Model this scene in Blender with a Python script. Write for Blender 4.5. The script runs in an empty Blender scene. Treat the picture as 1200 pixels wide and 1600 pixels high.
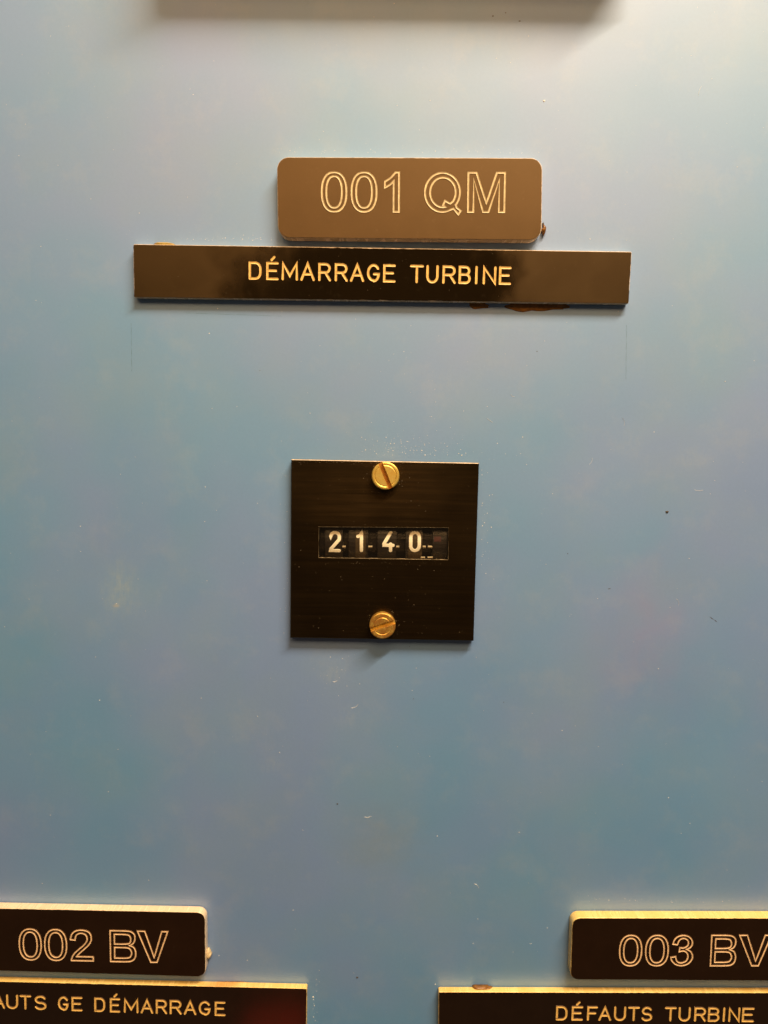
import bpy, bmesh, math, random
from mathutils import Vector, Matrix, noise as mnoise
random.seed(7)
R = math.radians
MM = 0.001
scene = bpy.context.scene
C = scene.collection

# ------------------------------------------------------------------ camera
TILT, ROLL, DIST, FPX = R(5.8), R(1.0), 185.0, 1110.0      # millimetres, pixels of the 1200x1600 photograph
_f = Vector((0, math.cos(TILT), -math.sin(TILT)))
_r0 = Vector((1, 0, 0)); _u0 = Vector((0, math.sin(TILT), math.cos(TILT)))
_r = _r0 * math.cos(ROLL) + _u0 * math.sin(ROLL)
_u = _u0 * math.cos(ROLL) - _r0 * math.sin(ROLL)
CAM = -_f * DIST
cd = bpy.data.cameras.new('camera'); cam = bpy.data.objects.new('camera', cd); C.objects.link(cam)
m3 = Matrix((_r, _u, -_f)).transposed()
cam.matrix_world = Matrix.Translation(CAM * MM) @ m3.to_4x4()
cd.sensor_fit = 'VERTICAL'; cd.sensor_height = 36.0; cd.lens = 36.0 * FPX / 1600.0
cd.clip_start = 0.005; cd.clip_end = 20
cd.dof.use_dof = True; cd.dof.focus_distance = 0.184; cd.dof.aperture_fstop = 9.0
scene.camera = cam

def px(u, v, depth=0.0):
    """millimetre point (x, z) on the plane that stands `depth` mm proud of the panel"""
    d = _r * (u - 600.0) + _u * (800.0 - v) + _f * FPX
    s = (-depth - CAM.y) / d.y
    p = CAM + d * s
    return Vector((p.x, p.z))

# ------------------------------------------------------------------ world and lamps
w = bpy.data.worlds.new('World'); scene.world = w; w.use_nodes = True
bg = w.node_tree.nodes['Background']
bg.inputs[0].default_value = (1.0, 0.74, 0.52, 1); bg.inputs[1].default_value = 0.06

def area(name, loc, target, sx, sy, power, col):
    l = bpy.data.lights.new(name, 'AREA'); l.shape = 'RECTANGLE'
    l.size = sx * MM; l.size_y = sy * MM; l.energy = power; l.color = col
    o = bpy.data.objects.new(name, l); C.objects.link(o)
    o.location = Vector(loc) * MM
    o.rotation_euler = (Vector(target) - Vector(loc)).to_track_quat('-Z', 'Y').to_euler()
    return o
key = area('tube_light', (225, -350, 640), (20, 0, 0), 420, 18, 11.2, (1.0, 0.76, 0.49))
sheen = area('warm_ceiling_light', (20, -644, 520), (20, 0, 60), 950, 280, 4.8, (1.0, 0.58, 0.25))
red = area('red_reflection_light', (-72, -300, -436), (-20, 0, -130), 46, 60, 0.008, (1.0, 0.04, 0.02))  # added red light, no real lamp; reddens the reflection in the lower strip

scene.view_settings.view_transform = 'Standard'; scene.view_settings.look = 'None'
scene.view_settings.gamma = 1; scene.view_settings.use_curve_mapping = False
scene.view_settings.exposure = 0.0
scene.cycles.use_denoising = True
scene.cycles.caustics_reflective = True
scene.cycles.blur_glossy = 0.2

# ------------------------------------------------------------------ materials
class NT:
    def __init__(self, name):
        self.m = bpy.data.materials.new(name); self.m.use_nodes = True
        self.t = self.m.node_tree; self.p = self.t.nodes['Principled BSDF']
        self.tc = self.t.nodes.new('ShaderNodeTexCoord').outputs['Object']
    def n(self, kind, **kw):
        nd = self.t.nodes.new(kind)
        for k, v in kw.items(): setattr(nd, k, v)
        return nd
    def l(self, a, b): self.t.links.new(a, b)
    def mapping(self, scale=(1, 1, 1), loc=(0, 0, 0), rot=(0, 0, 0)):
        nd = self.n('ShaderNodeMapping'); self.l(self.tc, nd.inputs[0])
        nd.inputs['Scale'].default_value = scale; nd.inputs['Location'].default_value = loc
        nd.inputs['Rotation'].default_value = rot
        return nd.outputs[0]
    def noise(self, scale, detail=3, rough=.55, vec=None, dist=0):
        nd = self.n('ShaderNodeTexNoise'); self.l(vec or self.tc, nd.inputs['Vector'])
        nd.inputs['Scale'].default_value = scale; nd.inputs['Detail'].default_value = detail
        nd.inputs['Roughness'].default_value = rough; nd.inputs['Distortion'].default_value = dist
        return nd.outputs[0]
    def ramp(self, fac, stops):
        nd = self.n('ShaderNodeValToRGB'); self.l(fac, nd.inputs[0])
        e = nd.color_ramp.elements
        while len(e) < len(stops): e.new(.5)
        for el, (p, c) in zip(e, stops):
            el.position = p
            el.color = (c, c, c, 1) if not hasattr(c, '__len__') else (*c, 1)
        return nd.outputs[0]
    def mix(self, fac, a, b, mode='MIX'):
        nd = self.n('ShaderNodeMix', data_type='RGBA', blend_type=mode)
        for i, v in ((0, fac), (6, a), (7, b)):
            inp = nd.inputs[i]
            if hasattr(v, 'links'): self.l(v, inp)
            elif hasattr(v, '__len__'): inp.default_value = (*v, 1)
            else: inp.default_value = v if i == 0 else (v, v, v, 1)
        return nd.outputs[2]
    def math(self, op, a, b=0.0):
        nd = self.n('ShaderNodeMath', operation=op)
        for inp, v in zip(nd.inputs, (a, b)):
            if hasattr(v, 'links'): self.l(v, inp)
            else: inp.default_value = v
        return nd.outputs[0]
    def blob(self, cx, cz, rx, rz, wob=1.3):
        """soft-edged spot mask round (cx, cz), millimetres in the object's own frame"""
        v = self.mapping(scale=(1 / (rx * MM), 0, 1 / (rz * MM)), loc=(-cx / rx, 0, -cz / rz))
        nz = self.n('ShaderNodeTexNoise'); self.l(v, nz.inputs['Vector']); nz.inputs['Scale'].default_value = 2.2; nz.inputs['Detail'].default_value = 5
        sub = self.n('ShaderNodeVectorMath', operation='SUBTRACT'); self.l(nz.outputs[1], sub.inputs[0]); sub.inputs[1].default_value = (.5, .5, .5)
        mul = self.n('ShaderNodeVectorMath', operation='MULTIPLY'); self.l(sub.outputs[0], mul.inputs[0]); mul.inputs[1].default_value = (wob, 0, wob)
        add = self.n('ShaderNodeVectorMath', operation='ADD'); self.l(v, add.inputs[0]); self.l(mul.outputs[0], add.inputs[1]); v = add.outputs[0]
        g = self.n('ShaderNodeTexGradient', gradient_type='QUADRATIC_SPHERE'); self.l(v, g.inputs[0])
        return g.outputs[1]
    def set(self, **kw):
        names = {'color': 'Base Color', 'rough': 'Roughness', 'metal': 'Metallic', 'spec': 'Specular IOR Level',
                 'tint': 'Specular Tint', 'coat': 'Coat Weight', 'coatr': 'Coat Roughness', 'ior': 'IOR', 'alpha': 'Alpha', 'trans': 'Transmission Weight'}
        for k, v in kw.items():
            i = self.p.inputs[names[k]]
            if hasattr(v, 'links'): self.l(v, i)
            elif hasattr(v, '__len__'): i.default_value = (*v, 1)
            else: i.default_value = v
        return self
    def bump(self, h, strength, dist):
        b = self.n('ShaderNodeBump'); b.inputs['Strength'].default_value = strength
        b.inputs['Distance'].default_value = dist * MM
        self.l(h, b.inputs['Height']); self.l(b.outputs[0], self.p.inputs['Normal'])

def mat_panel():
    k = NT('blue_paint')
    base = (0.105, 0.225, 0.325)
    n1 = k.noise(16, 3, .5); n2 = k.noise(34, 4, .6, vec=k.mapping(loc=(3.1, .4, 1.7)))
    n3 = k.noise(11, 2, .5, vec=k.mapping(loc=(7.7, 2.4, 5.1)))
    c = k.mix(k.ramp(n1, [(.38, 0.0), (.62, 1.0)]), (0.088, 0.278, 0.565), (0.138, 0.268, 0.58))
    c = k.mix(k.math('MULTIPLY', k.ramp(n2, [(.45, 0.0), (.75, 1.0)]), .45), c, (0.160, 0.295, 0.48))
    c = k.mix(k.math('MULTIPLY', k.ramp(n3, [(.5, 0.0), (.75, 1.0)]), .35), c, (0.102, 0.258, 0.60))
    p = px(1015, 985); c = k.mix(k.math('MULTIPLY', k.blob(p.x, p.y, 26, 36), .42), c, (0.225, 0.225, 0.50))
        # worn, scuffed patch on the left and a greyed one low in the middle
    sc = k.noise(900, 5, .8, vec=k.mapping(scale=(1, 1, .4)))
    p = px(188, 918); b = k.math('MULTIPLY', k.blob(p.x, p.y, 9.5, 14), k.ramp(sc, [(.38, .12), (.66, 1.0)]))
    c = k.mix(k.math('MULTIPLY', b, .9), c, (0.24, 0.36, 0.50))
    p = px(182, 946); c = k.mix(k.math('MULTIPLY', k.blob(p.x, p.y, 1.8, 1.0), .6), c, (0.40, 0.41, 0.38))
    p = px(600, 1310); c = k.mix(k.math('MULTIPLY', k.blob(p.x, p.y, 24, 18), .4), c, (0.150, 0.245, 0.38))
    for u, v, rx, rz, a in ((522, 1050, 8, 6, .45), (545, 1120, 7, 7, .3), (430, 1195, 8, 5, .3), (1085, 715, 10, 5, .35), (700, 600, 12, 7, .22), (985, 690, 9, 8, .25)):
        p = px(u, v); b = k.math('MULTIPLY', k.blob(p.x, p.y, rx, rz), k.ramp(sc, [(.40, .1), (.66, 1.0)]))
        c = k.mix(k.math('MULTIPLY', b, a), c, (0.30, 0.40, 0.52))
    # wiped dust, fine chalky smears
    dn = k.noise(75, 6, .72, vec=k.mapping(loc=(1.3, 0, 9.2)))
    c = k.mix(k.math('MULTIPLY', k.ramp(dn, [(.52, 0.0), (.78, 1.0)]), .13), c, (0.5, 0.5, 0.46))
    fine = k.noise(1500, 3, .6)
    c = k.mix(.08, c, k.ramp(fine, [(.3, 0.1), (.7, .45)]), 'OVERLAY')
    rn = k.noise(26, 5, .6, vec=k.mapping(loc=(4, 4, 4)))
    k.set(color=c, rough=k.ramp(rn, [(.3, .57), (.7, .65)]), spec=.68, ior=2.1)
    peel = k.noise(900, 2, .5)
    k.bump(peel, .16, .05)
    return k.m

def mat_skin(name, col, rough0, rough1, spec, wiped=None, streak=False, dustamt=.12, tint=(1, 1, 1), ior=1.6):
    """black engraving laminate: a thin satin skin with rub marks"""
    k = NT(name)
    n = k.noise(110, 5, .65); n2 = k.noise(700, 4, .7)
    c = k.mix(k.ramp(n, [(.3, 0.0), (.7, 1.0)]), col, tuple(v * 1.35 for v in col))
    c = k.mix(k.math('MULTIPLY', k.ramp(n2, [(.6, 0.0), (.8, 1.0)]), dustamt), c, (0.22, 0.17, 0.11))
    r = k.ramp(n, [(.25, rough0), (.75, rough1)])
    if wiped:
        e = k.noise(60, 4, .6)
        b = k.math('ADD', k.blob(*wiped), k.math('MULTIPLY', k.math('SUBTRACT', e, .5), .5))
        r = k.mix(k.ramp(b, [(.08, 0.0), (.40, 1.0)]), r, (.08, .08, .08))
    k.set(color=c, rough=r, spec=spec, tint=tint, ior=ior)
    if streak:
        s = k.noise(300, 3, .6, vec=k.mapping(scale=(.04, 1, 6)))
        k.bump(s, .25, .02)
    else:
        k.bump(n2, .08, .02)
    return k.m

def mat_core(name, a, b, rust=None):
    k = NT(name)
    n = k.noise(260, 5, .7, vec=k.mapping(scale=(1, .1, 1))); n2 = k.noise(45, 3, .6)
    c = k.mix(k.ramp(n, [(.35, 0.0), (.65, 1.0)]), a, b)
    c = k.mix(k.math('MULTIPLY', k.ramp(k.noise(900, 3, .7, vec=k.mapping(scale=(1, .25, 1))), [(.62, 0.0), (.72, 1.0)]), .25), c, (0.16, 0.09, 0.03))
    if rust:
        c = k.mix(k.math('MULTIPLY', k.ramp(n2, [(.55, 0.0), (.72, 1.0)]), .7), c, rust)
    k.set(color=c, rough=k.ramp(n, [(.3, .16), (.7, .36)]), spec=.8, metal=.1)
    k.bump(n, .04, .02)
    return k.m

def mat_simple(name, col, rough, metal=0, var=.3, scale=400, spec=.5):
    k = NT(name); n = k.noise(scale, 4, .65)
    c = k.mix(k.ramp(n, [(.3, 0.0), (.7, 1.0)]), tuple(v * (1 - var) for v in col), tuple(min(1, v * (1 + var)) for v in col))
    k.set(color=c, rough=rough, metal=metal, spec=spec)
    return k.m

def mat_brass(name, tarnish, t0=.42):
    k = NT(name)
    n = k.noise(900, 5, .7); n2 = k.noise(620, 5, .75, vec=k.mapping(loc=(.3, .2, .9)))
    c = k.mix(k.ramp(n, [(.3, 0.0), (.7, 1.0)]), (0.82, 0.57, 0.11), (0.92, 0.70, 0.20))
    c = k.mix(k.math('MULTIPLY', k.ramp(n2, [(t0, 0.0), (t0 + .2, 1.0)]), tarnish), c, (0.36, 0.12, 0.02))
    k.set(color=c, rough=k.ramp(n2, [(.3, .38), (.7, .62)]), metal=.75)
    k.bump(n, .2, .03)
    return k.m

M = {}
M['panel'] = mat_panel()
M['skin_brown'] = mat_skin('brown_black_laminate', (0.040, 0.020, 0.007), .44, .52, .75, tint=(1, .68, .34))
M['skin_strip'] = mat_skin('glossy_black_laminate', (0.006, 0.0035, 0.0012),   .36, .42, .75, wiped=(0, 0, 62, 70), dustamt=.05, tint=(1, .68, .34))
M['skin_low'] = mat_skin('dark_laminate', (0.010, 0.004, 0.0018), .30, .38, .5, dustamt=.04, tint=(1, .75, .5))
M['skin_gloss'] = mat_skin('polished_black_laminate', (0.010, 0.005, 0.003), .10, .16, .5, dustamt=.02, tint=(1, .8, .6))
M['cream'] = mat_core('cream_core', (0.80, 0.63, 0.43), (0.86, 0.70, 0.50))
M['gold'] = mat_core('golden_core', (0.80, 0.55, 0.16), (0.88, 0.66, 0.25), rust=(0.55, 0.24, 0.04))
M['ink_gold'] = mat_simple('golden_engraving', (0.80, 0.52, 0.16), .5, 0, .22, 900)
M['ink_pale'] = mat_simple('pale_engraving', (0.66, 0.54, 0.32), .55, 0, .25, 900)
M['ink_peach'] = mat_simple('peach_engraving', (0.78, 0.56, 0.34), .5, 0, .2, 900)
M['ink_edge'] = mat_simple('groove_edge', (0.10, 0.045, 0.012), .6, 0, .3, 900)
M['glue_dark'] = mat_simple('shadow_line_adhesive', (0.03, 0.022, 0.016), .7)  # glue layer coloured dark to draw the shadow line behind each plate
M['glue_amber'] = mat_simple('amber_glue', (0.20, 0.085, 0.014), .25, 0, .5, 700)
M['glue_yellow'] = mat_simple('yellowed_glue', (0.42, 0.31, 0.08), .3, 0, .4, 700)
M['glue_clear'] = mat_simple('cream_glue', (0.62, 0.50, 0.30), .25, 0, .3, 700)
M['brass'] = mat_brass('brass', .35)
M['brass_old'] = mat_brass('tarnished_brass', .8, .34)
M['brass_slot'] = mat_simple('brass_slot_floor', (0.40, 0.17, 0.03), .5, .4, .35, 900)
M['edge'] = mat_simple('top_edge_highlight', (0.72, 0.58, 0.42), .45, .3, .35, 700)  # bright colour stands in for the highlight along the counter's top edge
M['lip'] = mat_simple('window_lip_wear', (0.36, 0.28, 0.17), .5, .2, .6, 900)
M['wheel'] = mat_simple('dark_wheel', (0.011, 0.007, 0.004), .45, 0, .25, 500)
M['wheel_light'] = mat_simple('worn_wheel_band', (0.055, 0.037, 0.018), .42, 0, .3, 500)
M['cavity'] = mat_simple('counter_housing', (0.012, 0.009, 0.006), .6)
M['digit'] = mat_simple('cream_digit', (0.98, 0.94, 0.80), .5, 0, .04, 600)
M['red'] = mat_simple('faded_red_mark', (0.05, 0.007, 0.004), .6, 0, .3, 500)
M['pin'] = mat_simple('steel_pin', (0.50, 0.43, 0.30), .36, .8, .15, 500)
M['dust'] = mat_simple('pale_dust', (0.85, 0.83, 0.76), .8, 0, .1, 500)
M['dust_dim'] = mat_simple('dull_dust', (0.30, 0.24, 0.17), .8, 0, .3, 500)
M['speck'] = mat_simple('dark_speck', (0.045, 0.03, 0.02), .7)
M['scribe'] = mat_simple('scribed_line', (0.085, 0.19, 0.31), .6, 0, .1, 300)

def mat_brushed():
    k = NT('brushed_black_metal')
    s = k.noise(1.0, 5, .7, vec=k.mapping(scale=(22, 1, 2600)))
    s2 = k.noise(1.0, 4, .65, vec=k.mapping(scale=(30, 1, 1100), loc=(2, 0, 4)))
    big = k.noise(70, 4, .6)
    c = k.mix(k.ramp(s, [(.38, 0.0), (.72, 1.0)]), (0.0015, 0.0008, 0.0004), (0.006, 0.0034, 0.0012))
    c = k.mix(k.math('MULTIPLY', k.ramp(s2, [(.5, 0.0), (.75, 1.0)]), .5), c, (0.010, 0.006, 0.0022))
    top_sheen = k.math('MULTIPLY', k.blob(0, 19, 42, 24), k.ramp(s2, [(.3, .25), (.62, 1.0)]))  # wiping streaks browned higher up: lamp sheen put into the colour
    c = k.mix(k.math('MULTIPLY', top_sheen, .8), c, (0.030, 0.017, 0.006))
    k.set(color=c, rough=k.ramp(big, [(.3, .30), (.7, .38)]), spec=.6, tint=(1, .70, .35))
    k.bump(s, .35, .03)
    return k.m
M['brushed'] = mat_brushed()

def mat_pane():
    k = NT('clear_acrylic')
    t = k.t; out = t.nodes['Material Output']
    tr = k.n('ShaderNodeBsdfTransparent'); tr.inputs[0].default_value = (1, .99, .96, 1)
    gl = k.n('ShaderNodeBsdfGlossy'); gl.inputs['Roughness'].default_value = .22; gl.inputs[0].default_value = (1, .9, .75, 1)
    mx = k.n('ShaderNodeMixShader')
    mx.inputs[0].default_value = .045; k.l(tr.outputs[0], mx.inputs[1]); k.l(gl.outputs[0], mx.inputs[2])
    k.l(mx.outputs[0], out.inputs[0])
    return k.m
M['pane'] = mat_pane()

# ------------------------------------------------------------------ object helpers
def thing(name, label, cat, x, z, y=0.0, group=None):
    o = bpy.data.objects.new(name, None); C.objects.link(o)
    o.empty_display_size = .005
    o.location = (x * MM, y * MM, z * MM); o['label'] = label; o['category'] = cat
    if group: o['group'] = group
    return o

def obj(name, bm, mats, parent=None, smooth=False, recalc=True):
    if recalc: bmesh.ops.recalc_face_normals(bm, faces=bm.faces[:])
    me = bpy.data.meshes.new(name); bm.to_mesh(me); bm.free()
    for m in (mats if isinstance(mats, (list, tuple)) else [mats]): me.materials.append(m)
    if smooth:
        for p in me.polygons: p.use_smooth = True
    o = bpy.data.objects.new(name, me); C.objects.link(o)
    if parent is not None: o.parent = parent
    return o

def V3(x, z, y): return Vector((x * MM, y * MM, z * MM))

def round_poly(corners, radii, seg=7):
    """corners counter-clockwise seen from the camera (x, z); returns the outline with rounded corners"""
    out = []; n = len(corners)
    for i, p in enumerate(corners):
        r = radii[i] if hasattr(radii, '__len__') else radii
        a = (corners[i - 1] - p).normalized(); b = (corners[(i + 1) % n] - p).normalized()
        ang = a.angle(b); d = r / math.tan(ang / 2)
        p0 = p + a * d; p1 = p + b * d
        cen = p + (a + b).normalized() * (r / math.sin(ang / 2))
        v0 = p0 - cen; v1 = p1 - cen
        t0 = math.atan2(v0.y, v0.x); dt = math.atan2(v1.y, v1.x) - t0
        while dt > math.pi: dt -= 2 * math.pi
        while dt < -math.pi: dt += 2 * math.pi
        for k in range(seg + 1):
            t = t0 + dt * k / seg
            out.append(cen + Vector((math.cos(t), math.sin(t))) * r)
    return out

def subdivide(poly, step):
    out = []
    for i, p in enumerate(poly):
        q = poly[(i + 1) % len(poly)]; n = max(1, int((q - p).length / step))
        for k in range(n): out.append(p.lerp(q, k / n))
    return out

def inset(poly, d):
    n = len(poly); out = []
    for i, p in enumerate(poly):
        t = (poly[(i + 1) % n] - poly[i - 1]).normalized()
        out.append(p + Vector((-t.y, t.x)) * d)          # counter-clockwise: left is inside
    return out

def loft(bm, rings, cap0=True, cap1=True, mi=0, cap_mi=None):
    """rings: list of (polygon, y) in mm, from the wall outwards"""
    vs = [[bm.verts.new(V3(p.x, p.y, y)) for p in poly] for poly, y in rings]
    for a, b in zip(vs, vs[1:]):
        n = len(a)
        for i in range(n):
            f = bm.faces.new((a[i], a[(i + 1) % n], b[(i + 1) % n], b[i])); f.material_index = mi
    if cap0: bm.faces.new(vs[0][::-1])
    if cap1:
        f = bm.faces.new(vs[-1]); f.material_index = mi if cap_mi is None else cap_mi
    return vs

# ------------------------------------------------------------------ writing: stroke letters and outline letters
def arc(cx, cy, rx, ry, a0, a1, n=10):
    return [(cx + rx * math.cos(R(a0 + (a1 - a0) * k / n)), cy + ry * math.sin(R(a0 + (a1 - a0) * k / n))) for k in range(n + 1)]
STROKE = {
 'D': [([(0, 0), (0, 1)] + arc(.52, .60, .48, .40, 90, 0) + arc(.52, .40, .48, .40, 0, -90) + [(0, 0)], False)],
 'E': [([(1, 1), (0, 1), (0, 0), (1, 0)], False), ([(0, .52), (.84, .52)], False)],
 'F': [([(1, 1), (0, 1), (0, 0)], False), ([(0, .52), (.82, .52)], False)],
 'M': [([(0, 0), (.02, 1), (.5, .22), (.98, 1), (1, 0)], False)],
 'A': [([(0, 0), (.5, 1), (1, 0)], False), ([(.17, .34), (.83, .34)], False)],
 'R': [([(0, 0), (0, 1), (.58, 1)] + arc(.60, .74, .36, .26, 90, -90) + [(0, .48)], False), ([(.55, .48), (1, 0)], False)],
 'G': [(arc(.52, .52, .50, .48, 35, 270, 18) + arc(.56, .40, .42, .40, 270, 340, 6) + [(1, .44), (.58, .44)], False)],
 'T': [([(0, 1), (1, 1)], False), ([(.5, 1), (.5, 0)], False)],
 'U': [([(0, 1)] + arc(.5, .38, .5, .38, 180, 360, 14) + [(1, 1)], False)],
 'B': [([(0, 0), (0, 1), (.56, 1)] + arc(.58, .765, .36, .235, 90, -90) + [(0, .53)], False), ([(.5, .53)] + arc(.60, .265, .40, .265, 90, -90) + [(0, 0)], False)],
 'I': [([(.5, 0), (.5, 1)], False)],
 'N': [([(0, 0), (0, 1), (1, 0), (1, 1)], False)],
 'S': [(arc(.5, .745, .46, .255, 25, 270, 16) + arc(.5, .25, .5, .25, 85, -155, 16), False)],
}
STROKE['É'] = STROKE['E'] + [([(.42, 1.20), (.68, 1.38)], False)]

def cr(pts, closed=False, n=5):
    """Catmull-Rom through pts"""
    P = [Vector(p) for p in pts]; out = []
    N = len(P)
    for i in range(N if closed else N - 1):
        if closed: a, b, c, d = P[i - 1], P[i], P[(i + 1) % N], P[(i + 2) % N]
        else: a, b, c, d = P[max(0, i - 1)], P[i], P[i + 1], P[min(N - 1, i + 2)]
        for k in range(n):
            t = k / n
            out.append(.5 * ((2 * b) + (c - a) * t + (2 * a - 5 * b + 4 * c - d) * t * t + (3 * b - a - 3 * c + d) * t ** 3))
    if not closed: out.append(P[-1])
    return [tuple(v) for v in out]

def sellipse(cx, cy, rx, ry, e=2.35, n=44):
    o = []
    for k in range(n):
        t = 2 * math.pi * k / n; c, s = math.cos(t), math.sin(t)
        o.append((cx + rx * math.copysign(abs(c) ** (2 / e), c), cy + ry * math.copysign(abs(s) ** (2 / e), s)))
    return o
def nrm(pts, x0, x1, y0, y1): return [((x - x0) / (x1 - x0), (y1 - y) / (y1 - y0)) for x, y in pts]

_two = ([(828, 797), (1098, 797), (1098, 748), (893, 748)] +
        cr([(893, 748), (920, 716), (985, 660), (1040, 610), (1074, 560), (1080, 520), (1068, 474), (1030, 442), (955, 429), (885, 442), (840, 482), (821, 545)])[1:] +
        cr([(879, 551), (889, 502), (914, 476), (955, 467), (1004, 480), (1028, 520), (1022, 560), (985, 608), (925, 658), (865, 712), (835, 765), (828, 797)])[:-1])
_three = (cr([(75, 597), (93, 545), (132, 507), (200, 491), (268, 506), (310, 550), (315, 600), (292, 638), (250, 660)]) +
          cr([(250, 660), (302, 690), (325, 745), (312, 795), (265, 842), (190, 861), (115, 842), (68, 795), (57, 760)])[1:] +
          cr([(115, 750), (131, 800), (165, 824), (205, 824), (250, 800), (268, 752), (255, 705), (212, 680), (158, 690)]) +
          cr([(163, 640), (212, 643), (255, 620), (268, 583), (252, 545), (205, 527), (155, 548), (130, 605)]))
_one = ([(558, 278), (533, 278), (533, 142)] + cr([(533, 142), (515, 158), (492, 170)])[1:] + [(492, 144)] + cr([(492, 144), (520, 126), (541, 103)])[1:] + [(558, 103)])
_qo = arc(740, 190, 78, -87, 312, 32, 40)       # outer bowl, clockwise in image space
_qo = [(740 + 78 * math.cos(R(a)), 190 + 87 * math.sin(R(a))) for a in [40 - k * 335 / 48 for k in range(49)]]
_qo = _qo + [(790, 262), (812, 288), (823, 272), (804, 258)]
_qi = [(742 + 57 * math.cos(R(a)), 190 + 66 * math.sin(R(a))) for a in [38 - k * 318 / 44 for k in range(45)]] + [(743, 248), (752, 227), (775, 240)]
_m = [(847, 280), (847, 106), (882, 106), (918, 212), (928, 240), (938, 212), (972, 106), (1008, 106), (1008, 280), (984, 280), (984, 136), (938, 280), (914, 280), (871, 136), (871, 280)]
OUTLINE = {
 '0': [sellipse(.5, .5, .5, .5), sellipse(.5, .5, .315, .40)],
 '1': [nrm(_one, 492, 558, 103, 278)],
 '2': [nrm(_two, 820, 1100, 428, 799)],
 '3': [nrm(_three, 55, 325, 490, 862)],
 'Q': [nrm(_qo, 662, 823, 102, 277), nrm(_qi, 662, 823, 102, 277)],
 'M': [nrm(_m, 847, 1008, 106, 280)],
 'V': [nrm([(515, 157), (543, 157), (570, 232), (578, 256), (586, 232), (609, 157), (632, 157), (589, 274), (565, 274)], 515, 632, 157, 274)],
 'B': [[(0, 0), (0, 1)] + cr([(.55, 1), (.80, .98), (.95, .89), (.975, .75), (.91, .61), (.76, .53)])
       + cr([(.76, .53), (.93, .46), (1, .29), (.95, .11), (.80, .02), (.55, 0)])[1:],
       [(.165, .885), (.165, .57)] + cr([(.48, .57), (.72, .59), (.80, .665), (.80, .78), (.72, .865), (.50, .885)]),
       [(.165, .46), (.165, .115)] + cr([(.54, .115), (.74, .14), (.83, .245), (.82, .35), (.73, .44), (.52, .46)])],
}

def ribbon(bm, pts, hw, face, rim, closed, valley=.12, taper=True):
    """engraved line: two lips and a hollow between them, standing on the plane y = -face"""
    P = [Vector(p) for p in pts]
    Q = [P[0]]
    for p in P[1:]:
        if (p - Q[-1]).length > 1e-4: Q.append(p)
    if closed and (Q[0] - Q[-1]).length < 1e-4: Q.pop()
    secs = []
    N = len(Q)
    for i, p in enumerate(Q):
        if closed: a, b = Q[i - 1], Q[(i + 1) % N]
        else: a, b = Q[max(0, i - 1)], Q[min(N - 1, i + 1)]
        d0 = (p - a).normalized() if (p - a).length > 1e-6 else (b - p).normalized()
        d1 = (b - p).normalized() if (b - p).length > 1e-6 else d0
        n0 = Vector((-d0.y, d0.x)); n1 = Vector((-d1.y, d1.x))
        m = n0 + n1
        if m.length < .2: m = n0
        m.normalize(); k = 1 / max(.42, m.dot(n0))
        secs.append((p, m * k, 1.0))
    if not closed:                                               # rounded tool ends
        def cap(p, d, n):
            return [(p + d * (hw * s), n, math.sqrt(max(.02, 1 - s * s))) for s in (.45, .8, .99)]
        d = (Q[0] - Q[1]).normalized(); head = cap(Q[0], d, secs[0][1])[::-1]
        d = (Q[-1] - Q[-2]).normalized(); tail = cap(Q[-1], d, secs[-1][1])
        secs = head + secs + tail
    prof = [(-1.12, 0.0, 1), (-.92, rim, 1), (0, rim * valley, 0), (.92, rim, 1), (1.12, 0.0, 1)]
    vs = []
    for p, n, s in secs:
        vs.append([bm.verts.new(V3(*(p + n * (hw * s * o)), -face - h * (0.4 + .6 * s))) for o, h, _ in prof])
    K = len(vs)
    for i in range(K if closed else K - 1):
        a, b = vs[i], vs[(i + 1) % K]
        for j in range(4):
            f = bm.faces.new((a[j], a[j + 1], b[j + 1], b[j])); f.material_index = 1 if j in (0, 3) else 0

def write(name, parent, glyphs, base, cap_px, face, hw, mat, table, stroke, rim=.11):
    """glyphs: (character, left, right) in photograph pixels; base: ((x, y), (x, y)) baseline"""
    (bx0, by0), (bx1, by1) = base
    bm = bmesh.new(); ox, oz = parent.location.x / MM, parent.location.z / MM; face += .028
    for ch, xl, xr in glyphs:
        xc = (xl + xr) / 2
        yb = by0 + (by1 - by0) * (xc - bx0) / (bx1 - bx0)
        sl = (by1 - by0) / (bx1 - bx0)
        ym = yb - cap_px / 2
        L = px(xl, ym - sl * (xc - xl), face); Rr = px(xr, ym + sl * (xr - xc), face)
        h = (px(xc, yb - cap_px, face) - px(xc, yb, face)).length
        ax = (Rr - L).normalized(); up = Vector((-ax.y, ax.x)); mid = (L + Rr) / 2
        wd = max(0.001, (Rr - L).length - 2 * hw); hh = h - 2 * hw
        for pl in table[ch]:
            pts, closed = (pl[0], pl[1]) if stroke else (pl, True)
            q = [mid + ax * ((x - .5) * wd) + up * ((y - .5) * hh) - Vector((ox, oz)) for x, y in pts]
            ribbon(bm, q, hw, face, rim, closed)
    return obj(name, bm, [mat, M['ink_edge']], parent, recalc=False)

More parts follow.
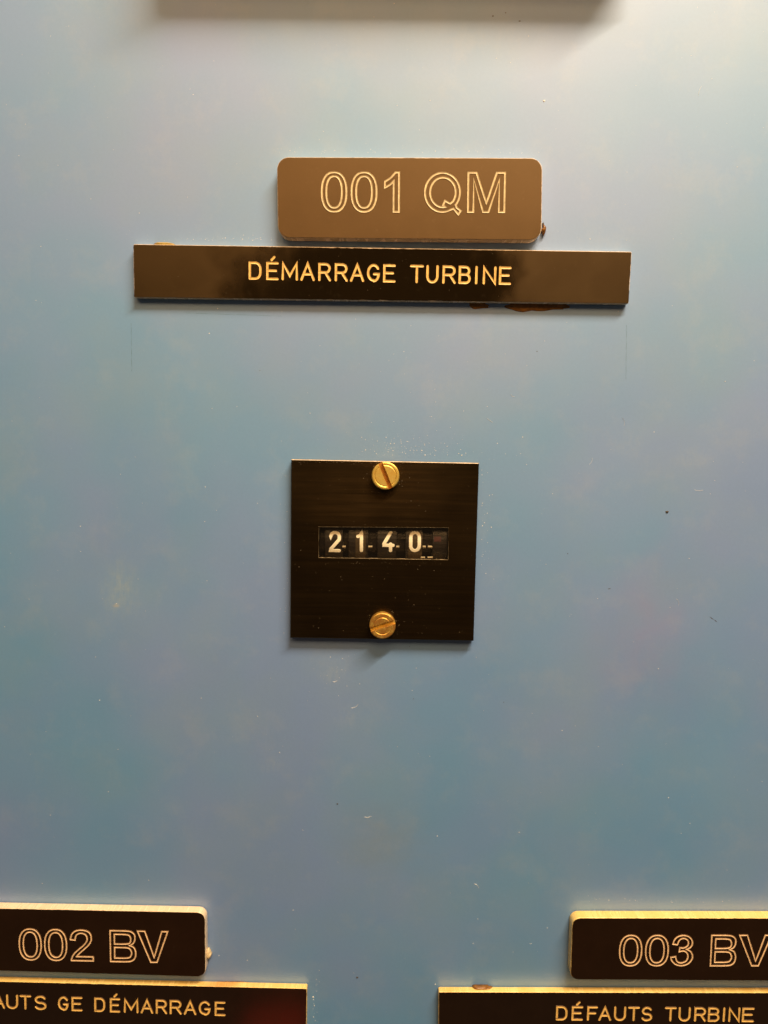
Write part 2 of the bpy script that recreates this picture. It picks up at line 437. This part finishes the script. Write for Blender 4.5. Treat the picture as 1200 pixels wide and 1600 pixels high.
# ------------------------------------------------------------------ engraved label plates
def plate(name, label, cat, quad, radius, t, skin, core, group, jitter=.035, glue_gap=.22, seed=0):
    """quad: pixel corners of the front face TL, TR, BR, BL"""
    q = [px(u, v, t) for u, v in quad]
    cen = sum(q, Vector((0, 0))) / 4
    root = thing(name, label, cat, cen.x, cen.y, 0, group)
    cor = [p - cen for p in (q[3], q[2], q[1], q[0])]            # BL BR TR TL: counter-clockwise
    rp = round_poly(cor, radius, 8 if radius > 1 else 3)
    poly = subdivide(rp, 1.0)
    rnd = random.Random(seed)
    def rough(pl, a, s):
        out = []
        for i, p in enumerate(pl):
            v = Vector((p.x * s, p.y * s, seed * 7.3))
            d = mnoise.noise(v) + .6 * mnoise.noise(v * 3.1)
            out.append(p + p.normalized() * d * a)
        return out
    bm = bmesh.new(); loft(bm, [(inset(poly, .55), -.004), (inset(poly, .55), -glue_gap)])
    obj('adhesive', bm, M['glue_dark'], root)
    bm = bmesh.new()
    loft(bm, [(inset(poly, .06), -glue_gap), (poly, -glue_gap - .06), (poly, -(t - .15)), (inset(poly, .15), -(t - .004))])
    obj('core', bm, core, root)
    fp = subdivide(rp, .45)
    edge = rough(inset(fp, .10), jitter * 1.5, .9)
    bm = bmesh.new()
    loft(bm, [(edge, -(t - .09)), (inset(edge, .015), -(t + .02)), (inset(edge, .06), -(t + .03))])
    obj('skin', bm, skin, root)
    return root, cen

G1 = 'rounded engraved code plates glued on the panel'
G2 = 'long engraved name strips glued on the panel'

# ---- the panel, one painted sheet with an opening behind the counter
bm = bmesh.new()
hole = [px(u, v) for u, v in ((475, 985), (722, 985), (722, 738), (475, 738))]
outer = [Vector((-420, -420)), Vector((420, -420)), Vector((420, 420)), Vector((-420, 420))]
for y in (0.0, 2.0):
    a = [bm.verts.new(V3(p.x, p.y, y)) for p in outer]; b = [bm.verts.new(V3(p.x, p.y, y)) for p in hole]
    for i in range(4): bm.faces.new((a[i], a[(i + 1) % 4], b[(i + 1) % 4], b[i]))
    if y == 0: a0, b0 = a, b
for i in range(4):
    bm.faces.new((a0[i], a0[(i + 1) % 4], a[(i + 1) % 4], a[i])); bm.faces.new((b0[i], b0[(i + 1) % 4], b[(i + 1) % 4], b[i]))
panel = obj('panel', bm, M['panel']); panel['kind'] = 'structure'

def flat_line(parent, name, pts, hw, mat):
    bm = bmesh.new(); P = [Vector(p) for p in pts]; vs = []
    for i, p in enumerate(P):
        d = (P[min(len(P) - 1, i + 1)] - P[max(0, i - 1)]).normalized(); n = Vector((-d.y, d.x))
        k = hw * (.35 + .65 * abs(math.sin(i * 2.1 + 1)))
        vs.append([bm.verts.new(V3(*(p + n * k), -.006)), bm.verts.new(V3(*p, -.014)), bm.verts.new(V3(*(p - n * k), -.006))])
    for a, b in zip(vs, vs[1:]):
        for j in (0, 1): bm.faces.new((a[j], a[j + 1], b[j + 1], b[j]))
    return obj(name, bm, mat, parent)
def line(u0, v0, u1, v1, n=14): return [px(u0 + (u1 - u0) * k / n + random.uniform(-.25, .25), v0 + (v1 - v0) * k / n) for k in range(n + 1)]
flat_line(panel, 'scribe_line', line(205, 505, 206, 580), .05, M['scribe'])
flat_line(panel, 'scribe_line', line(979, 508, 978, 592), .045, M['scribe'])
flat_line(panel, 'scribe_line', line(290, 489, 440, 494), .035, M['scribe'])

# ---- plate 001 QM
p1, c1 = plate('code_plate', 'brown engraved code plate reading 001 QM, above the counter and touching the long strip', 'label plate',
    [(432.5, 245.3), (847.5, 247), (846, 375.5), (434.5, 371.5)], 2.9, 3.0, M['skin_brown'], M['cream'], G1, seed=1)
write('lettering', p1, [('0', 501.5, 543), ('0', 548, 590), ('1', 600, 625), ('Q', 662.5, 722), ('M', 730, 790)],
      ((520, 332.3), (760, 333)), 64.6, 3.0, .24, M['ink_pale'], OUTLINE, False)
# ---- strip DÉMARRAGE TURBINE
p2, c2 = plate('name_strip', 'long black strip engraved DÉMARRAGE TURBINE, under the 001 QM plate', 'label strip',
    [(208, 381.4), (987.4, 393.3), (982.3, 474.8), (209.2, 464.8)], .35, 1.95, M['skin_strip'], M['cream'], G2, jitter=.085, seed=2)
write('lettering', p2, [('D', 388.5, 409), ('É', 416, 435.5), ('M', 440, 466), ('A', 469.3, 492.2), ('R', 497.3, 517.6), ('R', 523, 543.8), ('A', 547, 569.4),
      ('G', 573, 593.7), ('E', 598.6, 618.2), ('T', 640.6, 662), ('U', 666, 685.4), ('R', 691.3, 712.6), ('B', 716.5, 735.8), ('I', 742.2, 746.4), ('N', 754.3, 775.6), ('E', 779.5, 798.8)],
      ((398, 437.3), (789, 445.2)), 28.6, 1.95, .31, M['ink_gold'], STROKE, True)
# ---- plate 002 BV
p3, c3 = plate('code_plate', 'black code plate reading 002 BV with cream top edge, at the lower left', 'label plate',
    [(-130, 1416.6), (320.5, 1425.6), (321.5, 1526.5), (-130, 1513)], 2.3, 2.7, M['skin_low'], M['cream'], G1, seed=3)
write('lettering', p3, [('0', 29.4, 65.8), ('0', 69.2, 105.5), ('2', 109.2, 146.9), ('B', 171.6, 213.4), ('V', 214.4, 263.6)],
      ((47, 1500.4), (240, 1504.2)), 50.3, 2.7, .20, M['ink_peach'], OUTLINE, False)
# ---- strip DÉFAUTS GE DÉMARRAGE
p4, c4 = plate('name_strip', 'black strip engraved GE DÉMARRAGE under the 002 BV plate, reddish right end', 'label strip',
    [(-190, 1529), (479.6, 1544.6), (478.6, 1626), (-190, 1610)], .3, 2.0, M['skin_gloss'], M['gold'], G2, seed=4)
write('lettering', p4, [('D', -79, -61), ('É', -54, -37.5), ('F', -31, -15), ('A', -12.5, 8.2), ('U', 10, 28.8), ('T', 31.2, 48.8), ('S', 54, 73), ('G', 90.5, 107.5), ('E', 112, 128.8),
      ('D', 147.5, 164.8), ('É', 171.8, 187.8), ('M', 193.6, 216.8), ('A', 219.8, 239.8), ('R', 243.6, 261.6), ('R', 265.3, 284.4), ('A', 287.3, 307.2), ('G', 310.3, 329.3), ('E', 335.6, 352.2)],
      ((38, 1576.8), (344, 1587)), 22.3, 2.0, .29, M['ink_gold'], STROKE, True)
# ---- plate 003 BV
p5, c5 = plate('code_plate', 'black code plate reading 003 BV with golden top edge, at the lower right', 'label plate',
    [(894.5, 1434.2), (1345, 1434.8), (1343, 1533.5), (891, 1530.5)], 2.2, 3.2, M['skin_low'], M['gold'], G1, seed=5)
write('lettering', p5, [('0', 967, 1003.6), ('0', 1007.7, 1045), ('3', 1047.2, 1083.4), ('B', 1109.8, 1150.8), ('V', 1153.5, 1205)],
      ((985, 1509.6), (1180, 1509.6)), 49.6, 3.2, .20, M['ink_peach'], OUTLINE, False)
# ---- strip DÉFAUTS TURBINE
p6, c6 = plate('name_strip', 'glossy black strip engraved DÉFAUTS TURBINE, under the 003 BV plate', 'label strip',
    [(685.4, 1550), (1370, 1551.5), (1366, 1633), (685, 1631)], .35, 2.1, M['skin_gloss'], M['gold'], G2, seed=6)
write('lettering', p6, [('D', 868.6, 886.6), ('É', 893, 910.8), ('F', 917.2, 933.8), ('A', 935, 955.2), ('U', 959.2, 978), ('T', 981.2, 999.2), ('S', 1002, 1019.2), ('T', 1038.6, 1056.7),
      ('U', 1060, 1078.8), ('R', 1084.6, 1103.4), ('B', 1106, 1124.2), ('I', 1129, 1133), ('N', 1138, 1156.2), ('E', 1159.2, 1178.2)],
      ((877, 1594), (1168, 1596.6)), 22.4, 2.1, .29, M['ink_gold'], STROKE, True)

# ---- glue that oozed out round the labels
def blob_mesh(cx, cz, rx, rz, th, seed, ox, oz, n=26):
    bm = bmesh.new(); rings = []
    for s, h in ((1, 0.0), (.93, .45), (.72, .85), (.38, 1.0)):
        ring = []
        for k in range(n):
            a = 2 * math.pi * k / n
            v = Vector((math.cos(a) * 1.3, math.sin(a) * 1.3, seed * 3.7))
            d = 1 + .45 * mnoise.noise(v) + .25 * mnoise.noise(v * 2.7)
            ring.append(Vector((cx - ox + math.cos(a) * rx * s * d, cz - oz + math.sin(a) * rz * s * d)))
        rings.append((ring, -.004 - th * h))
    loft(bm, rings); return bm
def glue(parent, u, v, rx, rz, th, mat, seed):
    p = px(u, v)
    o = obj('glue_residue', blob_mesh(p.x, p.y, rx, rz, th, seed, parent.location.x / MM, parent.location.z / MM), mat, parent, smooth=True)
    return o
g = glue(p2, 836, 478, 7.5, 1.5, .16, M['glue_amber'], 1); g['label'] = 'dark amber glue oozing below the strip'
glue(p2, 748, 477, 2.4, 1.0, .1, M['glue_amber'], 2)
glue(p2, 868, 477.5, 3.4, .9, .1, M['glue_amber'], 7)
g = glue(p2, 257, 383, 2.4, .55, 1.7, M['glue_yellow'], 3); g['label'] = 'yellowed glue on the strip top edge'
g = glue(p1, 849, 360, .55, 1.1, 1.4, M['glue_amber'], 4); g['label'] = 'small brown glue bead at lower right corner'
glue(p1, 848.5, 352, .25, .9, .4, M['speck'], 8)
g = glue(p3, 326.5, 1488, .8, 1.15, 1.6, M['glue_clear'], 5); g['label'] = 'cream glue bead on the right edge'
g = glue(p4, 365, 1535.5, 5.0, .4, .35, M['glue_amber'], 9)
g = glue(p6, 750, 1541, 3.2, .55, 1.3, M['glue_amber'], 6); g['label'] = 'rusty glue crust on the top edge'

# ------------------------------------------------------------------ the counter
T = 2.25
cq = [px(u, v, T) for u, v in ((455, 717.7), (748.5, 723.5), (740, 1001.5), (453.5, 996.8))]
cc = sum(cq, Vector((0, 0))) / 4
ctr = thing('impulse_counter', 'square black counter with two brass screws and a window showing 2140', 'counter', cc.x, cc.y)
def loc(u, v, d=T): return px(u, v, d) - cc
cor = [p - cc for p in (cq[3], cq[2], cq[1], cq[0])]
wq = [loc(u, v) for u, v in ((497.6, 871.6), (700.6, 875), (701, 824.4), (498, 823))]
# faceplate: a frame round the window; top chamfer alone takes the painted highlight
bm = bmesh.new()
o0 = [bm.verts.new(V3(p.x, p.y, -.02)) for p in cor]
o1 = [bm.verts.new(V3(p.x, p.y, -(T - .16))) for p in cor]
ci = [p * (1 - .16 / max(abs(p.x), abs(p.y))) for p in cor]
o2 = [bm.verts.new(V3(p.x, p.y, -T)) for p in ci]
i2 = [bm.verts.new(V3(p.x, p.y, -T)) for p in wq]
i1 = [bm.verts.new(V3(p.x * .99, p.y * .99, -.02)) for p in wq]
for i in range(4):
    j = (i + 1) % 4
    f = bm.faces.new((o0[i], o0[j], o1[j], o1[i])); f.material_index = 0
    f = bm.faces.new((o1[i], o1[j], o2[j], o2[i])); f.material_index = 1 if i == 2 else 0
    f = bm.faces.new((o2[i], o2[j], i2[j], i2[i])); f.material_index = 0
    f = bm.faces.new((i2[i], i2[j], i1[j], i1[i])); f.material_index = 0
    f = bm.faces.new((i1[i], i1[j], o0[j], o0[i])); f.material_index = 0
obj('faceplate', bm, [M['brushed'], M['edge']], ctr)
# bright worn lip round the window
bm = bmesh.new()
ipoly = subdivide(wq, .5)
def lip(poly, a, seed):
    out = []
    for p in poly:
        bot = 1.0 if p.y < min(q.y for q in wq) + 1.0 else .45
        d = a * bot * max(.12, .6 + 1.1 * mnoise.noise(Vector((p.x * 1.7, p.y * 1.7, seed))))
        out.append((p, d))
    return out
la = lip(ipoly, .13, 3.3)
ins = inset(ipoly, 1.0)
rv = [[], [], []]
for (p, d), q in zip(la, ins):
    n = (q - p).normalized()
    rv[0].append(p - n * .02); rv[1].append(p + n * d * .5); rv[2].append(p + n * d)
loft(bm, [(rv[0], -T + .05), (rv[1], -T - .02), (rv[2], -T + .10)], cap0=False, cap1=False)
obj('window_lip', bm, M['lip'], ctr)
# clear pane
bm = bmesh.new(); pw = inset(wq, 0); pw = [p * .996 for p in wq]
loft(bm, [(pw, -(T - 1.0)), (pw, -(T - .12))])
obj('window_pane', bm, M['pane'], ctr)
# housing behind the panel
bm = bmesh.new()
hb = [loc(u, v) for u, v in ((482, 960), (716, 960), (716, 745), (482, 745))]
ws = [loc(u, v) for u, v in ((488, 882), (710, 882), (710, 815), (488, 815))]
v0 = [bm.verts.new(V3(p.x, p.y, .3)) for p in ws]; v1 = [bm.verts.new(V3(p.x, p.y, 22)) for p in ws]
v2 = [bm.verts.new(V3(p.x, p.y, .3)) for p in hb]; v3 = [bm.verts.new(V3(p.x, p.y, 24)) for p in hb]
for i in range(4):
    j = (i + 1) % 4
    bm.faces.new((v0[i], v0[j], v1[j], v1[i])); bm.faces.new((v2[i], v2[j], v3[j], v3[i])); bm.faces.new((v0[i], v0[j], v2[j], v2[i]))
bm.faces.new(v1); bm.faces.new(v3)
obj('housing', bm, M['cavity'], ctr)

# number wheels: drums on one axle, the figures raised on their rims
WR = 8.5; WF = T - 1.14                                            # rim radius, how far the rim stands proud of the panel
zc = loc(600, 848, WF).y
def drum_pt(x, s, r): return Vector((x * MM, (-(WF - WR) - math.cos(s) * r) * MM, (zc + math.sin(s) * r) * MM))
def drum(x0, x1, r, mat, name, parent, mi=None, n=48):
    bm = bmesh.new(); a = []; b = []
    for k in range(n):
        s = 2 * math.pi * k / n
        a.append(bm.verts.new(drum_pt(x0, s, r))); b.append(bm.verts.new(drum_pt(x1, s, r)))
    for k in range(n): bm.faces.new((a[k], a[(k + 1) % n], b[(k + 1) % n], b[k]))
    bm.faces.new(a); bm.faces.new(b[::-1])
    return obj(name, bm, mat, parent)
DIG = {
 '2': [([(0.0, .80)] + arc(.5, .74, .5, .26, 170, -10, 14) + [(.98, .62), (.04, .10), (0, 0), (1, 0)], False)],
 '1': [([(0, .78), (.55, .84), (.80, 1), (.80, 0)], False)],
 '4': [([(.72, 1), (0, .38), (0, .30), (1, .30)], False), ([(.72, .38), (.72, 0)], False)],
 '0': [(arc(.5, .72, .5, .28, 180, 0, 14) + arc(.5, .28, .5, .28, 0, -180, 14), True)],
}
def figure(ch, ul, ur, vt, vb, parent):
    L = loc(ul, (vt + vb) / 2, WF); Rr = loc(ur, (vt + vb) / 2, WF); hw = .40
    zt = loc((ul + ur) / 2, vt, WF).y - zc; zb = loc((ul + ur) / 2, vb, WF).y - zc
    st, sb = math.asin(zt / WR), math.asin(zb / WR)
    wd = Rr.x - L.x - 2 * hw; hh = (st - sb) * WR - 2 * hw
    bm = bmesh.new()
    for pts, closed in DIG[ch]:
        fl = [Vector((L.x + hw + x * wd, sb * WR + hw + y * hh)) for x, y in pts]
        fine = []
        for i in range(len(fl) - (0 if closed else 1)):
            p, q = fl[i], fl[(i + 1) % len(fl)]; n = max(1, int((q - p).length / .35))
            for k in range(n): fine.append(p.lerp(q, k / n))
        if not closed: fine.append(fl[-1])
        tmp = bmesh.new(); ribbon(tmp, fine, hw, 0.0, .05, closed, valley=1.0)
        mp = {}
        for v in tmp.verts:
            mp[v] = bm.verts.new(drum_pt(v.co.x / MM, v.co.z / MM / WR, WR + .012 - v.co.y / MM))
        for f in tmp.faces: bm.faces.new([mp[v] for v in f.verts])
        tmp.free()
    return obj('figure', bm, M['digit'], parent)
for ch, ul, ur, b0, b1 in (('2', 514.2, 532.6, 508, 534), ('1', 556.5, 568.6, 545, 575), ('4', 597.6, 616.8, 590, 618), ('0', 639.4, 657.5, 634, 660)):
    x0 = loc(b0, 848, WF).x; x1 = loc(b1, 848, WF).x
    wob = drum(x0, x1, WR, M['wheel'], 'number_wheel', ctr)
    bl = loc(ul - 1, 848, WF).x; br = loc(ur + 2.5, 848, WF).x
    o = drum(bl, br, WR + .006, M['wheel_light'] if ch in '10' else M['wheel'], 'rim_band', wob)
    figure(ch, ul, ur, 830, 863, wob)
lastw = drum(loc(676, 848, WF).x, loc(699, 848, WF).x, WR, M['wheel'], 'number_wheel', ctr)
bm = bmesh.new(); tmp = bmesh.new()
a = loc(672, 848, WF).x; b = loc(688, 848, WF).x
vs = [[bm.verts.new(drum_pt(lastx, s, WR + .02)) for lastx in (loc(678, 848, WF).x, loc(689, 848, WF).x)] for s in [.06 + .16 * k / 5 for k in range(6)]]
for r0, r1 in zip(vs, vs[1:]): bm.faces.new((r0[0], r0[1], r1[1], r1[0]))
tmp.free(); obj('red_mark', bm, M['red'], lastw)
drum(loc(492, 848, WF).x, loc(704, 848, WF).x, 6.8, M['wheel'], 'axle', ctr)
# bright transfer pins between the wheels
def pin(u0, u1, v, parent, r=.36, y=-.55, name='carry_pin', mat='pin'):
    a, b = loc(u0, v, -y), loc(u1, v, -y); bm = bmesh.new(); n = 12; A = []; B = []
    for k in range(n):
        s = 2 * math.pi * k / n
        A.append(bm.verts.new(V3(a.x, a.y + math.sin(s) * r, y + math.cos(s) * r))); B.append(bm.verts.new(V3(b.x, b.y + math.sin(s) * r, y + math.cos(s) * r)))
    for k in range(n): bm.faces.new((A[k], A[(k + 1) % n], B[(k + 1) % n], B[k]))
    bm.faces.new(A); bm.faces.new(B[::-1])
    return obj(name, bm, M[mat], parent)
for u0, u1 in ((533.5, 540.2), (575.5, 581.8), (618, 623.8), (660.5, 665), (668.5, 675.8)):
    pin(u0, u1, 854.5, ctr)
for u0, u1 in ((657.5, 664), (668, 676)):
    pin(u0, u1, 871, ctr, r=.22, y=-.9)
for u0, u1 in ((545, 556), (627, 638)):
    pin(u0, u1, 841, ctr, r=.16, y=-.3, mat='wheel_light')

# brass cheese-head screws with a milled slot
def screw(u, v, dia, ang, slot, mat, height, label, ring, floor):
    c = loc(u, v, T + height); r = dia / 2; bm = bmesh.new(); n = 40
    nrmv = Vector((math.cos(R(ang + 90)), math.sin(R(ang + 90)))); tan = Vector((math.cos(R(ang)), math.sin(R(ang))))
    circ = [c + Vector((math.cos(2 * math.pi * k / n), math.sin(2 * math.pi * k / n))) * r for k in range(n)]
    loft(bm, [(circ, -T + .01), (circ, -T - height * .5)], mi=0, cap_mi=1)
    for sg in (1, -1):
        a = math.asin(slot / 2 / (r))
        seg = []
        for k in range(27):
            t = a + (math.pi - 2 * a) * k / 26
            seg.append(c + tan * (math.cos(t) * r * sg) + nrmv * (math.sin(t) * r * sg))
        def sh(k, c=c): return [c + (p - c) * k if abs((p - c).dot(nrmv)) > slot / 2 + .05 else p + tan * 0 for p in seg]
        mid = sum(seg, Vector((0, 0))) / len(seg)
        ch = [c + tan * ((p - c).dot(tan) * .93) + nrmv * (sg * max(slot / 2 + .04, abs((p - c).dot(nrmv)) * .93)) for p in seg]
        # turned ring near the edge of the face
        rg0 = [c + tan * ((p - c).dot(tan) * ring) + nrmv * (sg * max(slot / 2 + .05, abs((p - c).dot(nrmv)) * ring)) for p in seg]
        rg1 = [c + tan * ((p - c).dot(tan) * (ring - .05)) + nrmv * (sg * max(slot / 2 + .055, abs((p - c).dot(nrmv)) * (ring - .05))) for p in seg]
        rg2 = [c + tan * ((p - c).dot(tan) * (ring - .10)) + nrmv * (sg * max(slot / 2 + .06, abs((p - c).dot(nrmv)) * (ring - .10))) for p in seg]
        loft(bm, [(seg, -T - height * .48), (seg, -T - height + .18), (ch, -T - height), (rg0, -T - height - .005), (rg1, -T - height + .10), (rg2, -T - height)], mi=0)
    o = obj('screw', bm, [mat, floor], ctr); o['label'] = label
    return o
screw(602.4, 743.6, 7.0, -67, 1.05, M['brass'], 1.9, 'upper brass screw, bright, slot steep', .82, M['brass_slot'])
screw(597.5, 978.2, 6.8, 19, 1.15, M['brass_old'], 1.9, 'lower brass screw, tarnished, slot nearly level', .70, M['brass'])

# ------------------------------------------------------------------ a deep cover mounted just above the picture; only its shadow falls into view
a = [px(u, v) for u, v in ((266, -66), (985, -58), (990, -280), (260, -286))]
cen = sum(a, Vector((0, 0))) / 4
dev = thing('equipment_cover', 'dark cover fixed to the panel above the 001 QM plate, shading the top', 'cover', cen.x, cen.y)
bm = bmesh.new(); cp = round_poly([p - cen for p in a], 2.0, 6)
loft(bm, [(cp, -.01), (cp, -11.6), (inset(cp, .6), -12.2)])
obj('body', bm, M['cavity'], dev)

# ------------------------------------------------------------------ dust, lint and specks
def grain(bm, c, y, r, rnd):
    vs = []
    a0 = rnd.uniform(0, 6.3); e = rnd.uniform(.5, 1.0)
    for k in range(5):
        a = a0 + k * 2 * math.pi / 5; rr = r * rnd.uniform(.7, 1.2)
        vs.append(bm.verts.new(V3(c.x + math.cos(a) * rr, c.y + math.sin(a) * rr * e, y)))
    top = bm.verts.new(V3(c.x, c.y, y - r * .7))
    for k in range(5): bm.faces.new((vs[k], vs[(k + 1) % 5], top))
def fibre(bm, c, y, L, rnd, hw=.022):
    a = rnd.uniform(0, 6.3); k = rnd.uniform(-1.6, 1.6); p = Vector(c); prev = None
    for i in range(9):
        d = Vector((math.cos(a), math.sin(a))); n = Vector((-d.y, d.x))
        cur = (bm.verts.new(V3(*(p + n * hw), y)), bm.verts.new(V3(*(p), y - .05)), bm.verts.new(V3(*(p - n * hw), y)))
        if prev:
            bm.faces.new((prev[0], prev[1], cur[1], cur[0])); bm.faces.new((prev[1], prev[2], cur[2], cur[1]))
        prev = cur; p = p + d * (L / 8); a += k / 8
BLOCK = [(428, 240, 852, 380), (200, 376, 992, 480), (450, 714, 752, 1005), (-200, 1405, 326, 1700), (886, 1412, 1400, 1700), (-200, 1525, 486, 1700), (680, 1535, 1400, 1700)]
def free(u, v): return not any(a <= u <= c and b <= v <= d for a, b, c, d in BLOCK)
rnd = random.Random(11); bm = bmesh.new()
def scatter(n, fn, r0, r1, test=free, y=-.002, depth=0, off=Vector((0, 0))):
    for _ in range(n):
        u, v = fn()
        if test(u, v): grain(bm, px(u, v, depth) - off, y, r0 + (r1 - r0) * rnd.random() ** 3, rnd)
U = rnd.uniform; Gs = rnd.gauss
scatter(700, lambda: (U(-30, 1230), U(-20, 1620)), .03, .14)
scatter(110, lambda: (Gs(650, 60), 712 - abs(Gs(0, 11))), .04, .16)
scatter(60, lambda: (Gs(620, 45), Gs(690, 12)), .04, .14)
scatter(40, lambda: (Gs(660, 50), Gs(600, 40)), .04, .12)
scatter(45, lambda: (752 + abs(Gs(0, 8)), U(715, 900)), .04, .15)
scatter(30, lambda: (449 - abs(Gs(0, 6)), U(720, 1000)), .04, .12)
scatter(30, lambda: (Gs(520, 25), Gs(1050, 20)), .04, .14)
scatter(70, lambda: (U(430, 850), 240 - abs(Gs(0, 5))), .04, .13)
scatter(60, lambda: (U(205, 430), 376 - abs(Gs(0, 4))), .04, .14)
scatter(50, lambda: (U(850, 990), 382 - abs(Gs(0, 4))), .04, .14)
scatter(40, lambda: (U(886, 1200), 1410 - abs(Gs(0, 4))), .04, .12)
scatter(24, lambda: (488 + abs(Gs(0, 5)), U(1530, 1600)), .04, .17)
for u, v, s in ((850, 158, .33), (672, 157, .12), (327, 521, .16), (1133, 596, .18), (1022, 675, .14), (182, 943, .12), (855, 1450, .14), (680, 1538, .18), (489, 1558, .25)):
    grain(bm, px(u, v), -.002, s, rnd)
for u, v in ((804, 620), (770, 660), (925, 715), (1085, 765), (1060, 946), (580, 1275), (748, 1388), (1096, 135), (560, 1100), (975, 665), (520, 1065)):
    fibre(bm, px(u, v), -.002, U(.8, 2.6), rnd)
d = obj('panel_dust', bm, M['dust'], recalc=False); d['kind'] = 'stuff'; d['label'] = 'pale dust grains and lint on the blue panel'; d['category'] = 'dust'

bm = bmesh.new()
tf = lambda u, v: 458 < u < 738 and 722 < v < 994 and not (494 < u < 706 and 820 < v < 878) and (Vector((u, v)) - Vector((602, 744))).length > 22 and (Vector((u, v)) - Vector((598, 978))).length > 22
def ring_at(cx, cy, r, s):
    a = U(0, 6.28); q = r + abs(Gs(0, s)); return cx + math.cos(a) * q, cy + math.sin(a) * q
scatter(190, lambda: (U(455, 742), U(720, 1000)), .025, .095, tf, -T, T)
scatter(90, lambda: (U(458, 744), 721 + (abs(Gs(0, 2.5)))), .03, .10, lambda u, v: True, -T, T)
scatter(55, lambda: ring_at(602, 744, 23, 7), .03, .10, tf, -T, T)
scatter(50, lambda: ring_at(598, 978, 22, 6), .03, .11, tf, -T, T)
scatter(45, lambda: (U(500, 700), 877 + abs(Gs(0, 3))), .03, .09, tf, -T, T)
tl = lambda u, v: 216 < u < 976 and 396 < v < 464
scatter(170, lambda: (U(214, 978), U(390, 468)), .025, .095, tl, -1.97, 1.97)
scatter(70, lambda: (U(440, 840), U(252, 366)), .02, .06, lambda u, v: True, -3.0, 3.0)
scatter(26, lambda: (U(0, 470), U(1552, 1600)), .02, .07, lambda u, v: True, -2.0, 2.0)
scatter(26, lambda: (U(695, 1200), U(1556, 1600)), .02, .07, lambda u, v: True, -2.1, 2.1)
d = obj('plate_dust', bm, M['dust_dim'], recalc=False); d['kind'] = 'stuff'; d['label'] = 'dull dust grains on the black counter face and labels'; d['category'] = 'dust'

bm = bmesh.new()
for u, v, s in ((1042, 800, .45), (887, 865, .14), (527, 1256, .26), (646, 1092, .14), (787, 1097, .12), (839, 549, .16), (406, 579, .14), (558, 1527, .35), (812, 33, .3), (770, 25, .22), (790, 20, .15), (640, 1010, .15)):
    grain(bm, px(u, v), -.002, s, rnd)
for u, v, a, L in ((952, 920, 10, 1.0), (1112, 966, -35, 1.6), (1118, 970, -40, 1.2)):
    p = px(u, v); dd = Vector((math.cos(R(a)), math.sin(R(a))))
    n = Vector((-dd.y, dd.x))
    vs = [bm.verts.new(V3(*(p + dd * (L * s) + n * o), -.004)) for s, o in ((-.5, 0), (0, .11), (.5, 0), (0, -.11))]
    bm.faces.new(vs)
d = obj('grime_specks', bm, M['speck'], recalc=False); d['kind'] = 'stuff'; d['label'] = 'dark grime specks and nicks on the blue panel'; d['category'] = 'grime'
